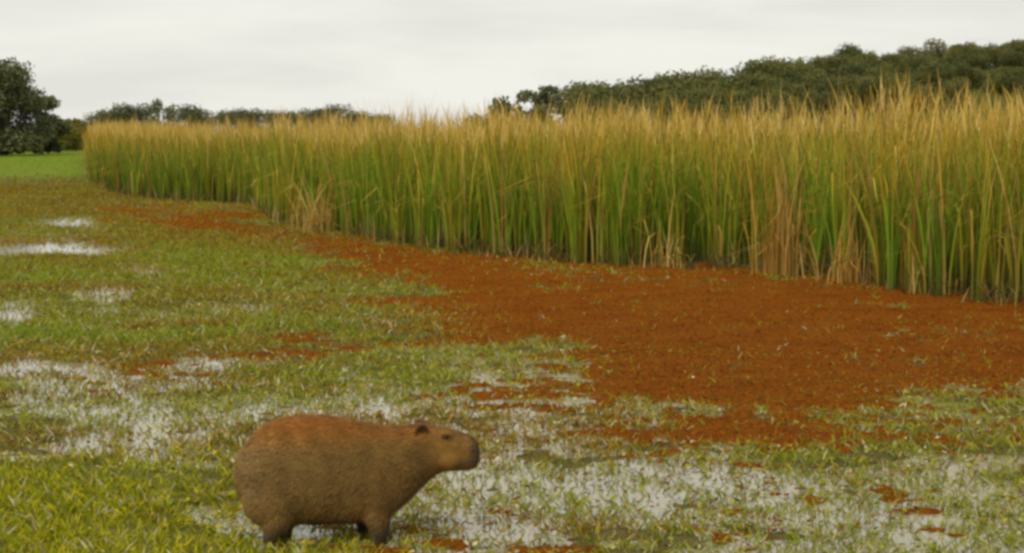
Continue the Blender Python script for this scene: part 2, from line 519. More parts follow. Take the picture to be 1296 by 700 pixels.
# leaflets that roughen the red mat
x, y, u, v, R, G, W, far = plant_points(420000, 1.7)
zm = mat_height(x, y, R, W)
k = (zm > -0.004) & (far < 0.2) & (rng.random(len(x)) < 1.1 - 0.8 * sstep(13, 24, y))
k |= (rng.random(len(x)) < 0.25 * R) & (fbm(x, y, 0.12, 2, 3.3) > 0.52)
x, y, zm, R, u, v = [a[k] for a in (x, y, zm, R, u, v)]
n = len(x); s = (y / 9) ** 0.25
direc = rand_unit_xy(n) + np.array([0, 0, 1.0]) * (rng.random((n, 1)) * 0.4)
direc /= np.linalg.norm(direc, axis=1, keepdims=True)
side = np.cross(direc, np.array([0, 0, 1.0]) + rand_unit_xy(n) * 0.6); side /= np.linalg.norm(side, axis=1, keepdims=True)
L = (0.010 + 0.016 * rng.random(n)) * s
c = pick(REDS, n)
gp = fbm(x, y, 0.5, 4, 31.0)
gr = rng.random(n) < np.clip(0.08 + 2.2 * (gp - 0.56) + 0.35 * (1 - sstep(0.5, 1.0, R)), 0.02, 0.7)
c = np.where(gr[:, None], pick(OLIVES + GREENS[:1], n), c)
base = np.stack([x, y, np.maximum(zm, 0) + 0.002 + 0.006 * rng.random(n)], 1)
V, F, C = leaf_diamonds(base, direc, side, L, L * (0.45 + 0.35 * rng.random(n)), c)
add_obj('water_fern_fronds', make_mesh('water_fern_fronds', V, F, C), M_LEAF, label='tiny rust red fern fronds floating over the red mat', cat='water fern', kind='stuff')

# pasture tufts beyond the marsh, far left
n = 55000
x = rng.random(n) * 75 - 75; y = 66 + rng.random(n) ** 1.3 * 130
keep = poly_sdf(x, y, REED_POLY, 1.0) < 0
x, y = x[keep], y[keep]; n = len(x)
direc = rand_unit_xy(n) * 0.5 + np.array([0, 0, 1.0]); direc /= np.linalg.norm(direc, axis=1, keepdims=True)
side = rand_unit_xy(n)
hgt = 0.05 + 0.09 * rng.random(n)
edge = 1 - sstep(66, 92, y)
c = np.where((rng.random(n) < edge * 0.8)[:, None], pick(OLIVES, n), pick([(0.13, 0.19, 0.012), (0.15, 0.2, 0.014), (0.10, 0.16, 0.012)], n))
V, F, C = leaf_diamonds(np.stack([x, y, np.full(n, 0.06)], 1), direc, side, hgt, np.full(n, 0.05), c)
add_obj('pasture_grass', make_mesh('pasture_grass', V, F, C), M_LEAF, label='bright green pasture grass beyond the marsh beside the dark tree', cat='grass', kind='stuff')

# ------------------------------------------------------------------ reed bed
def reed_blades(bx, by, bz, h, dirty, nl, spread, gold, green_tint, wbase=0.018, segs=5):
    """long leaves for many shoots: arrays per shoot; nl leaves per shoot"""
    ns = len(bx); n = ns * nl
    rep = lambda a: np.repeat(a, nl)
    X0, Y0, Z0, H = rep(bx), rep(by), rep(bz), rep(h)
    gold, gt = rep(gold), np.repeat(green_tint, nl, 0)
    hl = H * (0.48 + 0.56 * rng.random(n) ** 0.8)
    out = rand_unit_xy(n)
    lean = spread * (0.2 + 1.2 * rng.random(n) + 1.6 * rng.random(n) ** 6) * hl
    X0 = X0 + out[:, 0] * 0.03; Y0 = Y0 + out[:, 1] * 0.03
    kink = rng.random(n) < 0.36
    kt = 0.45 + 0.4 * rng.random(n)
    kdir = rand_unit_xy(n)
    t = np.linspace(0, 1, segs + 1)
    rows = segs + 1
    V = np.zeros((n, rows, 2, 3)); C = np.zeros((n, rows, 2, 3))
    sidea = rand_unit_xy(n)
    w = wbase * (0.5 + 1.0 * rng.random(n)) * np.where(kink, 1.25, 1.0)
    dry = rng.random(n) < (0.03 + 0.13 * gold)
    rb = (0.55 + 0.95 * rng.random(n))[:, None]
    goldc = np.array([(0.40, 0.25, 0.025), (0.36, 0.235, 0.02), (0.50, 0.35, 0.08), (0.33, 0.18, 0.015)])[rng.integers(0, 4, n)]
    straw = np.array([(0.34, 0.25, 0.07), (0.32, 0.20, 0.04), (0.27, 0.15, 0.035)])[rng.integers(0, 3, n)]
    switch = 0.93 - 0.36 * gold + 0.26 * (rng.random(n) - 0.5)      # where green turns to gold, share of full height
    for k, tt in enumerate(t):
        px = X0 + out[:, 0] * lean * tt ** 2.0
        py = Y0 + out[:, 1] * lean * tt ** 2.0
        pz = Z0 + hl * tt * (1 - 0.10 * spread * tt)
        over = np.maximum(tt - kt, 0) * kink
        px = px + kdir[:, 0] * over * hl * 0.75; py = py + kdir[:, 1] * over * hl * 0.75
        pz = pz - over * hl * 1.25
        ww = w * (1.0 if tt < 0.45 else max(0.10, 1 - (tt - 0.45) * 1.65))
        V[:, k, 0] = np.stack([px - sidea[:, 0] * ww / 2, py - sidea[:, 1] * ww / 2, pz], 1)
        V[:, k, 1] = np.stack([px + sidea[:, 0] * ww / 2, py + sidea[:, 1] * ww / 2, pz], 1)
        rel = hl * tt / H
        f = sstep(-0.16, 0.16, rel - switch)[:, None]
        f = np.maximum(f, np.where(over > 0.02, 0.85, 0)[:, None])
        c = gt * (1 - f) + goldc * f
        low = (1 - sstep(0.02, 0.14, rel))[:, None] * 0.6          # leaf bases blend to dark brown
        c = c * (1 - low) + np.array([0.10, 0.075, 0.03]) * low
        c = np.where(dry[:, None], straw, c) * rb
        C[:, k, 0] = c; C[:, k, 1] = c
    b = np.arange(n)[:, None] * rows * 2
    fs = [np.concatenate([b + 2 * k, b + 2 * k + 1, b + 2 * k + 3, b + 2 * k + 2], 1) for k in range(segs)]
    return V.reshape(-1, 3), np.stack(fs, 1).reshape(-1, 4), C.reshape(-1, 3)

def reed_plumes(bx, by, bz, h, wd=0.011):
    """slender golden flower plumes above the leaves: three feathery strips each"""
    res = []
    for q in range(3):
        n = len(bx)
        d = rand_unit_xy(n) * (0.10 + 0.16 * rng.random((n, 1))) + np.array([0, 0, 1.0])
        d /= np.linalg.norm(d, axis=1, keepdims=True)
        c = np.array([(0.52, 0.36, 0.08), (0.46, 0.29, 0.05), (0.60, 0.45, 0.16)])[rng.integers(0, 3, n)] * (0.75 + 0.5 * rng.random((n, 1)))
        L = (0.22 + 0.28 * rng.random(n))
        bend = rand_unit_xy(n) * (0.05 + 0.07 * rng.random((n, 1)))
        res.append(leaf_strips(np.stack([bx, by, bz + h * (0.78 + 0.08 * rng.random(n))], 1), d, rand_unit_xy(n), L, wd * (0.7 + 0.7 * rng.random(n)), bend, c, c, 2))
    return merge(res)

minx, maxx = min(p[0] for p in REED_POLY), max(p[0] for p in REED_POLY)
def reed_points(n, lo, hi, far_ok=True):
    x = minx + rng.random(n) * (maxx - minx); y = 15 + rng.random(n) * 112
    sd = poly_sdf(x, y, REED_POLY, 1.0)
    # ragged front edge
    sd = sd + 0.7 * (fbm(x, y, 0.9, 3, 2.0) - 0.5) + 0.25 * (fbm(x, y, 0.25, 2, 4.0) - 0.5)
    k = (sd > lo) & (sd < hi)
    return x[k], y[k], sd[k]

def edge_points(per_m, depth):
    """shoots along the water's edge, counted by length of edge"""
    xs, ys = [], []
    E = np.array(REED_POLY[:len(REED_EDGE) + 2])
    for a, b in zip(E[:-1], E[1:]):
        L = np.linalg.norm(b - a); mid = (a + b) / 2
        m = int(L * per_m * (1.0 if mid[1] < 40 else 0.7))
        t = rng.random(m); dd = depth * rng.random(m) ** 1.15
        nrm = np.array([(b - a)[1], -(b - a)[0]]) / L
        p = a + (b - a) * t[:, None] + nrm * dd[:, None]
        xs.append(p[:, 0]); ys.append(p[:, 1])
    return np.concatenate(xs), np.concatenate(ys)

ex, ey = edge_points(100, 3.2)
sd = poly_sdf(ex, ey, REED_POLY, 1.0) + 1.5 * (fbm(ex, ey, 1.0, 3, 2.0) - 0.5) + 0.6 * (fbm(ex, ey, 0.35, 2, 4.0) - 0.5) + 0.1
dens = fbm(ex, ey, 0.5, 2, 40.0)
k = (sd > 0.05) & (rng.random(len(ex)) < np.clip(0.45 + 2.4 * (dens - 0.42), 0.12, 1))
ex, ey = ex[k], ey[k]
ix, iy, isd = reed_points(26000, 2.2, 60)
k = rng.random(len(ix)) < np.clip(1.3 - iy / 90, 0.35, 1)
ix, iy = ix[k], iy[k]
def reed_attr(x, y):
    n = len(x)
    h = 2.13 + 0.62 * (fbm(x, y, 2.2, 3, 9.0) - 0.5) + 0.14 * (fbm(x, y, 0.5, 2, 19.0) - 0.5) + 0.12 * rng.standard_normal(n)
    uu_, _ = project(x, y)
    h = np.clip(h * np.interp(uu_, [100, 350, 600, 850, 1290], [0.98, 0.98, 0.96, 1.04, 1.08]), 1.3, 2.75)
    gold = np.clip(0.5 + 2.6 * (fbm(x, y, 1.6, 3, 27.0) - 0.5) + 0.9 * (fbm(x, y, 0.45, 2, 77.0) - 0.5) + 0.15 * sstep(40, 60, y), 0, 1)
    gcols = np.array([(0.125, 0.205, 0.014), (0.165, 0.22, 0.015), (0.21, 0.22, 0.018), (0.085, 0.165, 0.016), (0.26, 0.235, 0.022)])
    mixn = np.clip(rng.random(n) * 0.6 + 0.9 * (fbm(x, y, 0.8, 3, 55.0) - 0.3), 0, 0.999)
    gt = gcols[np.argsort([1, 2, 3, 0, 4])][(mixn * 5).astype(int)]
    gt = gt * (1 - 0.25 * sstep(40, 60, y))[:, None] + np.array([0.16, 0.14, 0.03]) * (0.25 * sstep(40, 60, y))[:, None]
    return h, gold, gt
zero = lambda a: np.full(len(a), -0.02)
h, gold, gt = reed_attr(ex, ey)
parts = [reed_blades(ex, ey, zero(ex), h, None, 8, 0.16, gold, gt, 0.019, 5)]
hi, goldi, gti = reed_attr(ix, iy)
parts.append(reed_blades(ix, iy, zero(ix), hi, None, 5, 0.15, goldi, gti, 0.030, 4))
k = rng.random(len(ex)) < 0.55
parts.append(reed_plumes(ex[k], ey[k], zero(ex[k]), h[k]))
k = rng.random(len(ix)) < 0.5
parts.append(reed_plumes(ix[k], iy[k], zero(ix[k]), hi[k], 0.017))
# drowned stubs and single stems standing out in the water along the edge
sx, sy = edge_points(12, 0.9)
sn = np.array([(0.3)]) ; off = 0.55 * rng.random(len(sx))
sx = sx - 0.25 * off; sy = sy - off
n = len(sx)
c = pick([(0.34, 0.25, 0.11), (0.26, 0.18, 0.07), (0.16, 0.15, 0.03)], n)
d = rand_unit_xy(n) * 0.35 * rng.random((n, 1)) + np.array([0, 0, 1.0]); d /= np.linalg.norm(d, axis=1, keepdims=True)
parts.append(leaf_strips(np.stack([sx, sy, np.full(n, -0.02)], 1), d, rand_unit_xy(n), 0.10 + 0.5 * rng.random(n) ** 2, 0.010 + 0.012 * rng.random(n), rand_unit_xy(n) * 0.04, c, c, 2))
lx, ly = edge_points(260, 0.9)
k = rng.random(len(lx)) < np.clip(0.5 + 3 * (fbm(lx, ly, 0.5, 2, 70.) - 0.5), 0.05, 1)
lx, ly = lx[k], ly[k]; n = len(lx)
d = rand_unit_xy(n) + np.array([0, 0, 1.0]) * (2.2 * rng.random((n, 1)) ** 2); d /= np.linalg.norm(d, axis=1, keepdims=True)
c = pick([(0.10, 0.065, 0.02), (0.06, 0.042, 0.015), (0.20, 0.14, 0.05), (0.045, 0.036, 0.014), (0.08, 0.09, 0.014)], n)
parts.append(leaf_strips(np.stack([lx, ly, np.full(n, 0.0) + 0.1 * rng.random(n) ** 2], 1), d, rand_unit_xy(n), 0.12 + 0.33 * rng.random(n), 0.010 + 0.012 * rng.random(n), rand_unit_xy(n) * 0.05 - np.array([0, 0, .05]), c, c, 2))
V, F, C = merge(parts)
add_obj('reed_bed', make_mesh('reed_bed', V, F, C), M_REED, label='tall dense reed bed, green below with golden tops, along the water', cat='reeds', kind='stuff')

# distinct dry, broken clumps along the edge
def dry_clump(pu, pv, count, hmax, spread, label, cols, seed_lean=0.0):
    cx, cy = unproject(pu, pv)
    o = empty('dry_reed_clump', (cx, cy, 0), 0, label, 'reed clump', 'dry straw-coloured clumps at the edge of the reeds')
    def blades(nb, hm, sp, kinkshare):
        bx = rng.standard_normal(nb) * 0.15; by = rng.standard_normal(nb) * 0.12 + 0.12
        H = hm * (0.45 + 0.6 * rng.random(nb)); outd = rand_unit_xy(nb); outd[:, 1] = -np.abs(outd[:, 1]) * 0.6
        t = np.linspace(0, 1, 6); rows = 6
        V = np.zeros((nb, rows, 2, 3)); C = np.zeros((nb, rows, 2, 3))
        tw = rng.random(nb); kink = rng.random(nb) < kinkshare; kt = 0.35 + 0.35 * rng.random(nb); sd_ = rand_unit_xy(nb)
        col = pick(cols, nb); w = 0.014 * (0.6 + 0.8 * rng.random(nb))
        for k, tt in enumerate(t):
            over = np.maximum(tt - kt, 0) * kink
            px = bx + outd[:, 0] * (sp * (0.3 + 1.2 * tw) * H * tt ** 2 + over * H * 0.4)
            py = by + outd[:, 1] * (sp * (0.3 + 1.2 * tw) * H * tt ** 2 + over * H * 0.4)
            pz = H * tt - over * H * 1.25 - 0.02
            pz = np.maximum(pz, 0.01)
            ww = w * (1 if tt < 0.6 else max(0.12, 1 - (tt - 0.6) * 2.2))
            V[:, k, 0] = np.stack([px - sd_[:, 0] * ww / 2, py - sd_[:, 1] * ww / 2, pz], 1)
            V[:, k, 1] = np.stack([px + sd_[:, 0] * ww / 2, py + sd_[:, 1] * ww / 2, pz], 1)
            C[:, k, 0] = col; C[:, k, 1] = col
        b = np.arange(nb)[:, None] * rows * 2
        fs = [np.concatenate([b + 2 * k, b + 2 * k + 1, b + 2 * k + 3, b + 2 * k + 2], 1) for k in range(5)]
        return V.reshape(-1, 3), np.stack(fs, 1).reshape(-1, 4), C.reshape(-1, 3)
    V, F, C = blades(count, hmax, spread, 0.4)
    add_obj('standing_leaves', make_mesh('standing_leaves', V, F, C), M_REED, o)
    V, F, C = blades(count, hmax * 0.8, spread * 1.6, 1.0)
    add_obj('broken_leaves', make_mesh('broken_leaves', V, F, C), M_REED, o)
    return o
STRAW = [(0.40, 0.28, 0.07), (0.34, 0.21, 0.04), (0.44, 0.33, 0.11)]
RUSTY = [(0.34, 0.20, 0.04), (0.28, 0.15, 0.03), (0.36, 0.24, 0.07)]
dry_clump(398, 296, 70, 1.15, 0.34, 'splayed straw-coloured reed clump collapsing where the bed juts towards the water', STRAW)
dry_clump(846, 341, 12, 1.1, 0.26, 'small pale straw reed clump bent over green reeds', STRAW)
dry_clump(985, 350, 80, 1.75, 0.14, 'tall rusty brown column of dead reeds between green reeds', RUSTY)
dry_clump(1075, 360, 30, 1.0, 0.25, 'low rusty tangle of broken reeds beside the tall dead column', RUSTY)
dry_clump(1170, 375, 15, 0.9, 0.30, 'thin splayed straw reed tuft under bright green reeds', STRAW)

# ------------------------------------------------------------------ trees
def tube(pts, rad, segs=7):
    pts = [Vector(p) for p in pts]; V = []; F = []
    for i, p in enumerate(pts):
        d = (pts[min(i + 1, len(pts) - 1)] - pts[max(i - 1, 0)]).normalized()
        a = d.orthogonal().normalized(); b = d.cross(a)
        for k in range(segs):
            t = 2 * math.pi * k / segs
            V.append(tuple(p + (a * math.cos(t) + b * math.sin(t)) * rad[i]))
    for i in range(len(pts) - 1):
        for k in range(segs):
            k2 = (k + 1) % segs
            F.append((i * segs + k, i * segs + k2, (i + 1) * segs + k2, (i + 1) * segs + k))
    return np.array(V), np.array(F)

def tree_meshes(seed, h, cr, trunk_share, lobes, leaf, nleaf, cols, flat=0.75, low=0.0, lob=1.0):
    """tapered trunk with limbs, and a crown of leaf faces gathered in uneven clumps"""
    r = np.random.default_rng(seed); rd = random.Random(seed)
    th = h * trunk_share
    L = []
    for i in range(lobes):
        a = rd.uniform(0, 2 * math.pi); q = math.sqrt(rd.random()) * cr * 0.72
        zz = th + (h - th) * (low + (0.95 - low) * rd.random() ** 0.8) * (1 - 0.45 * (q / cr) ** 2)
        s = cr * rd.uniform(0.30, 0.50) * lob
        L.append((q * math.cos(a), q * math.sin(a), min(zz, h - s * flat * 0.9), s))
    Vt, Ft = [], []; off = 0
    def put(pts, rad):
        nonlocal off
        V, F = tube(pts, rad); Vt.append(V); Ft.append(F + off); off += len(V)
    r0 = 0.028 * h
    top = (rd.uniform(-.1, .1) * cr, rd.uniform(-.1, .1) * cr, th + (h - th) * 0.5)
    put([(0, 0, -0.5), (top[0] * .3, top[1] * .3, th * .6), (top[0] * .7, top[1] * .7, th), top], [r0 * 1.5, r0, r0 * .8, r0 * .3])
    for (lx, ly, lz, s) in L:
        t = rd.uniform(0.5, 0.95); st = (top[0] * .6 * t, top[1] * .6 * t, th * t + (h - th) * .12 * t)
        put([st, ((st[0] + lx) / 2, (st[1] + ly) / 2, (st[2] + lz) / 2 - 0.05 * h), (lx, ly, lz)], [r0 * .5, r0 * .3, r0 * .1])
    V, F = np.concatenate(Vt), np.concatenate(Ft)
    trunk = make_mesh('trunk', V, F, None, True)
    LL = np.array(L); w = LL[:, 3] ** 2; w /= w.sum()
    li = r.choice(len(L), nleaf, p=w)
    nrm = r.standard_normal((nleaf, 3)); nrm /= np.linalg.norm(nrm, axis=1, keepdims=True)
    nrm[:, 2] = np.where(nrm[:, 2] < -0.75, -nrm[:, 2] * 0.5, nrm[:, 2])
    # sub-clumps on every lobe give an uneven surface
    rad = LL[li, 3] * (0.55 + 0.45 * np.sqrt(r.random(nleaf)))
    bumpy = 1 + 0.2 * np.sin(nrm[:, 0] * 7 + li * 1.3) * np.sin(nrm[:, 1] * 6 + li * 2.1) * 1.2
    P = LL[li, :3] + nrm * (rad * bumpy)[:, None] * np.array([1, 1, flat])
    k = P[:, 2] > th * 0.55 + 0.1
    P, nrm, li = P[k], nrm[k], li[k]; n = len(P)
    a = nrm + 0.9 * r.standard_normal((n, 3)); a /= np.linalg.norm(a, axis=1, keepdims=True)
    t1 = np.cross(a, r.standard_normal((n, 3))); t1 /= np.linalg.norm(t1, axis=1, keepdims=True)
    t2 = np.cross(a, t1)
    sz = leaf * (0.6 + 0.8 * r.random(n))[:, None]
    V = np.stack([P - t1 * sz, P - t2 * sz * .55, P + t1 * sz, P + t2 * sz * .55], 1).reshape(-1, 3)
    F = np.arange(n * 4).reshape(-1, 4)
    cc = np.array(cols)[(li * 7) % len(cols)] * (0.75 + 0.5 * r.random((n, 1)))
    C = np.repeat(cc, 4, 0)
    return trunk, make_mesh('crown', V, F, C)

DARK = [(0.086, 0.096, 0.042), (0.105, 0.110, 0.050), (0.074, 0.086, 0.040), (0.13, 0.13, 0.06)]  # grey-green leaves, lightened to paint distance haze into the colour
HILLC = [(0.105, 0.112, 0.032), (0.086, 0.098, 0.030), (0.125, 0.125, 0.036), (0.075, 0.088, 0.030), (0.15, 0.14, 0.045)]
LIGHT = [(0.10, 0.13, 0.02), (0.085, 0.115, 0.018)]

def place_tree(meshes, loc, rz, sc, name, label, group=None, cat='tree'):
    o = empty(name, loc, rz, label, cat, group)
    o.scale = (sc[0], sc[0], sc[1])
    add_obj('trunk', meshes[0], None, o); add_obj('crown', meshes[1], None, o)
    for m_, mat in ((meshes[0], M_BARK), (meshes[1], M_CROWN)):
        if not m_.materials: m_.materials.append(mat)
    return o

# hill wood
variants = [tree_meshes(100 + i, 6.0, 3.7, 0.08, 14 + i, 0.14, 9000, HILLC, 0.9) for i in range(6)]
SKY = [(600, 150), (640, 136), (700, 128), (740, 104), (790, 104), (860, 91), (900, 86), (960, 79), (1040, 73), (1075, 59), (1130, 60), (1185, 52), (1240, 60), (1296, 53), (1400, 45), (1520, 40)]
su, sv = zip(*SKY)
rows = [(214, 0, 34), (207, 7, 32), (198, 19, 42), (190, 30, 46), (182, 41, 48)]
cnt = 0
rt = random.Random(5)
for dist, drop, step in rows:
    uu = 752 + rt.uniform(0, 10)
    while uu < 1480:
        dd = dist + rt.uniform(-3, 3)
        vtop = np.interp(uu, su, sv) + drop + rt.uniform(-5, 4)
        if vtop < 150:
            px, py, pz = at_dist(uu, vtop, dd)
            g = float(hill_h(np.array([px]), np.array([py]))[0])
            H = min(max(pz - g, 3.0), 8.0)
            mi = rt.randrange(6)
            shape = 'round-crowned' if H < 5.5 else 'tall'
            place_tree(variants[mi], (px, py, min(g, pz - 2.6)), rt.uniform(0, 6.28), (H / 6.0 * rt.uniform(.85, 1.2), H / 6.0), 'hill_tree',
                       *(('dark green tree on the crest of the wooded hill, its top against the sky', 'trees on the crest of the low hill') if drop == 0 else
                         ('dark green tree on the slope of the low hill, below the crest trees', 'trees on the slope of the low hill')))
            cnt += 1
        uu += step * rt.uniform(0.75, 1.3)
# lone trees at the foot of the hill, seen over the reeds
t_small = tree_meshes(300, 5.2, 2.0, 0.42, 9, 0.13, 3500, DARK, 0.6)
t_low = tree_meshes(301, 3.4, 2.4, 0.04, 12, 0.13, 4000, HILLC, 0.8)
def place_px(meshes, pu, ptop, dist, h0, name, label, group=None, wide=1.0, rz=0.0, cat='tree'):
    px, py, pz = at_dist(pu, ptop, dist)
    g = float(hill_h(np.array([px]), np.array([py]))[0])
    cz_ = np.zeros(len(meshes[1].vertices) * 3, np.float32); meshes[1].vertices.foreach_get('co', cz_)
    k = (pz - g) / np.percentile(cz_[2::3], 99.5)
    return place_tree(meshes, (px, py, g), rz, (k * wide, k), name, label, group, cat)
place_px(t_small, 688, 109, 205, 5.2, 'lone_tree', 'small flat-topped tree standing apart at the foot of the wooded hill', wide=0.9, rz=1.0)
place_px(t_low, 662, 126, 205, 3.4, 'low_bush', 'low dark bush beside the small flat-topped tree', wide=0.8, cat='bush')
place_px(t_low, 630, 134, 210, 3.4, 'low_bush', 'lowest bush at the very foot of the wooded hill', wide=0.9, rz=2.0, cat='bush')

# far tree line on the left, over the reeds
tl = [tree_meshes(400 + i, 6.0, 3.9, 0.04, 16 + i, 0.14, 7000, DARK, 0.85) for i in range(3)]
tthin = tree_meshes(412, 7.0, 2.9, 0.02, 18, 0.14, 4200, DARK, 1.1, 0.0, 0.8)
place_px(tl[0], 135, 139, 300, 6, 'distant_tree', 'low dark far tree over the end of the reed bed', wide=1.15)
place_px(tl[1], 168, 132, 300, 6, 'distant_tree', 'round dark far tree beside a thinner, taller one', wide=1.1, rz=1)
place_px(tthin, 206, 126, 305, 7, 'distant_tree', 'thin airy far tree rising between two round ones', wide=.8)
place_px(tl[2], 236, 133, 300, 6, 'distant_tree', 'broad round far tree with a gap of sky beyond it', wide=1.1, rz=2)
for i, (pu, pt) in enumerate([(285, 140), (312, 138), (340, 140), (366, 141), (398, 138), (424, 133), (452, 141), (482, 145)]):
    place_px(tl[i % 3], pu, pt, 310 + 6 * (i % 3), 6, 'distant_tree', 'dark far tree whose top just shows over the golden reed tops',
             'far trees just topping the reeds', wide=.95, rz=i * 1.1)

# big dark tree at the pasture's edge, with bushes at its foot
tb = tree_meshes(507, 8.2, 4.9, 0.06, 44, 0.14, 21000, DARK + [(0.14, 0.15, 0.07), (0.11, 0.12, 0.05)], 0.85, 0.0, 0.74)
bx_, by_ = unproject(3, 199)
place_tree(tb, (bx_, by_, 0.1), 2.2, (0.95, 0.86), 'big_tree', 'big dark spreading tree at the edge of the green pasture')
tb2 = tree_meshes(501, 5.6, 2.4, 0.06, 22, 0.13, 8000, DARK, 0.85, 0.0, 0.7)
bx_, by_ = unproject(52, 197)
place_tree(tb2, (bx_, by_, 0.1), 1.4, (1.0, 0.92), 'small_tree', 'smaller dark tree leaning out beside the big spreading tree')
bl = tree_meshes(502, 2.6, 1.4, 0.05, 8, 0.16, 2000, LIGHT, 0.9)
bx_, by_ = unproject(4, 200)
place_tree(bl, (bx_ - .4, by_ - 6.2, 0.1), 0, (1.0, 1.5), 'leafy_bush', 'light green bush in front of the big dark tree', cat='bush')
bd = tree_meshes(503, 2.2, 1.7, 0.05, 9, 0.18, 2200, DARK + OLIVES[:1], 0.8)
for i, (pu, pv, sc) in enumerate([(30, 198, .9), (66, 196, .85)]):
    bx_, by_ = unproject(pu, pv)
    place_tree(bd, (bx_, by_ - 3.5, 0.1), i * 2.0, (sc, sc), 'undergrowth_bush', ['dark bush at the foot of the big tree', 'dark bush under the smaller leaning tree'][i], cat='bush')
bo = tree_meshes(504, 2.6, 2.0, 0.05, 9, 0.15, 3000, [(0.11, 0.11, 0.02), (0.13, 0.12, 0.025), (0.08, 0.09, 0.02)], 0.8)
for i, (pu, dist, sc) in enumerate([(80, 178, .95), (96, 172, .8), (106, 184, 1.0), (90, 205, 1.2)]):
    px, py, pz = at_dist(pu, 190, dist)
    place_tree(bo, (px, py, 0.1), i * 1.7, (sc, sc), 'scrub_bush', 'olive scrub bush between the dark trees and the end of the reeds', 'scrub between trees and reeds', 'bush')

# ------------------------------------------------------------------ capybara
K = 0.001050                           # metres per unit of the profile drawing
def cz(px, py): return ((px - 500) * K, (650 - py) * K)
def loft(secs, segs=28, e=2.25):
    """secs: (x, z_top, z_bottom, half_width, y_centre)"""
    V = []; F = []
    for (sx_, zt, zb, hw, yc) in secs:
        for k in range(segs):
            t = 2 * math.pi * k / segs; c, s = math.cos(t), math.sin(t)
            yy = math.copysign(abs(c) ** (2 / e), c) * hw + yc
            zz = (zt + zb) / 2 + math.copysign(abs(s) ** (2 / e), s) * (zt - zb) / 2
            V.append((sx_, yy, zz))
    n = len(secs)
    for i in range(n - 1):
        for k in range(segs):
            k2 = (k + 1) % segs
            F.append((i * segs + k, i * segs + k2, (i + 1) * segs + k2, (i + 1) * segs + k))
    F.append(tuple(range(segs))[::-1]); F.append(tuple((n - 1) * segs + k for k in range(segs)))
    return V, F
prof = [(114, 330, 372, 34), (122, 290, 415, 72), (145, 245, 460, 108), (185, 195, 508, 136), (235, 150, 535, 156), (300, 122, 550, 170),
        (380, 110, 556, 178), (450, 111, 560, 180), (520, 119, 560, 178), (600, 136, 558, 170), (670, 150, 552, 156), (730, 160, 540, 142),
        (780, 162, 512, 128), (825, 159, 474, 114), (865, 154, 436, 102), (905, 152, 398, 94), (945, 155, 366, 88), (985, 162, 350, 82), (1030, 173, 347, 74),
        (1065, 188, 347, 68), (1094, 200, 346, 66), (1116, 218, 338, 60), (1128, 240, 322, 48), (1133, 262, 300, 26)]
secs = []
for (a, t, b, w) in prof:
    x0, zt = cz(a, t); _, zb = cz(a, b)
    secs.append((x0, zt, zb, w * K * (1 - 0.16 * float(sstep(860, 960, a))), 0.0))
import bmesh
bm = bmesh.new()
def add_vf(V, F):
    vs_ = [bm.verts.new(p) for p in V]
    for f in F:
        bm.faces.new([vs_[i] for i in f])
add_vf(*loft(secs))
def limb(pts):
    """pts: (px, py, y, rx, ry) in profile units -> capped tapered tube, bent at its joints"""
    segs = 14; V = []; F = []
    for (a, b, yy, rx, ry) in pts:
        x0, z0 = cz(a, b)
        for k in range(segs):
            t = 2 * math.pi * k / segs
            V.append((x0 + math.cos(t) * rx * K, yy * K + math.sin(t) * ry * K, z0))
    for i in range(len(pts) - 1):
        for k in range(segs):
            k2 = (k + 1) % segs
            F.append((i * segs + k, (i + 1) * segs + k, (i + 1) * segs + k2, i * segs + k2))
    F.append(tuple(range(segs))); F.append(tuple((len(pts) - 1) * segs + k for k in range(segs))[::-1])
    add_vf(V, F)
def ball(px, py, yy, rx, ry, rz):
    x0, z0 = cz(px, py)
    bmesh.ops.create_uvsphere(bm, u_segments=16, v_segments=10, radius=1.0,
                              matrix=Matrix.Translation((x0, yy * K, z0)) @ Matrix.Diagonal((rx * K, ry * K, rz * K, 1)))
def foot(px, yy, n, L):
    for q in range(n):
        o_ = (q - (n - 1) / 2)
        ball(px + L * (1 - 0.12 * abs(o_)), 664, yy + o_ * 17, 26, 9, 9)
for side_, hx, fx in ((-1, 0, 0), (1, 34, -52)):     # near side, far side (far legs a step apart)
    ball(265 + hx * .2, 440, side_ * 92, 118, 74, 112)                          # thigh
    limb([(285 + hx * .5, 470, side_ * 100, 88, 60), (292 + hx, 530, side_ * 104, 66, 48), (285 + hx, 572, side_ * 104, 48, 38),
          (268 + hx, 610, side_ * 104, 36, 30), (276 + hx, 640, side_ * 104, 34, 30), (292 + hx, 662, side_ * 104, 40, 34), (296 + hx, 672, side_ * 104, 42, 34)])
    ball(312 + hx, 663, side_ * 104, 46, 34, 13)
    foot(312 + hx, side_ * 104, 3, 40)
    ball(705 + fx * .2, 420, side_ * 80, 88, 62, 120)                          # shoulder
    limb([(705 + fx * .4, 440, side_ * 86, 72, 50), (704 + fx * .8, 520, side_ * 86, 54, 42), (712 + fx, 570, side_ * 84, 40, 34),
          (708 + fx, 615, side_ * 84, 32, 28), (708 + fx, 645, side_ * 84, 30, 27), (714 + fx, 672, side_ * 84, 34, 30)])
    ball(726 + fx, 663, side_ * 84, 36, 32, 12)
    foot(722 + fx, side_ * 84, 4, 32)
    ball(1000, 292, side_ * 42, 62, 34, 46)                                    # cheek
    ball(1088, 264, side_ * 32, 40, 26, 54)                                    # muzzle pad
    ball(985, 190, side_ * 46, 40, 22, 24)                                     # brow
tmp = bpy.data.meshes.new('tmp_body'); bm.normal_update(); bm.to_mesh(tmp); bm.free()
to = bpy.data.objects.new('tmp_body', tmp); COL.objects.link(to)
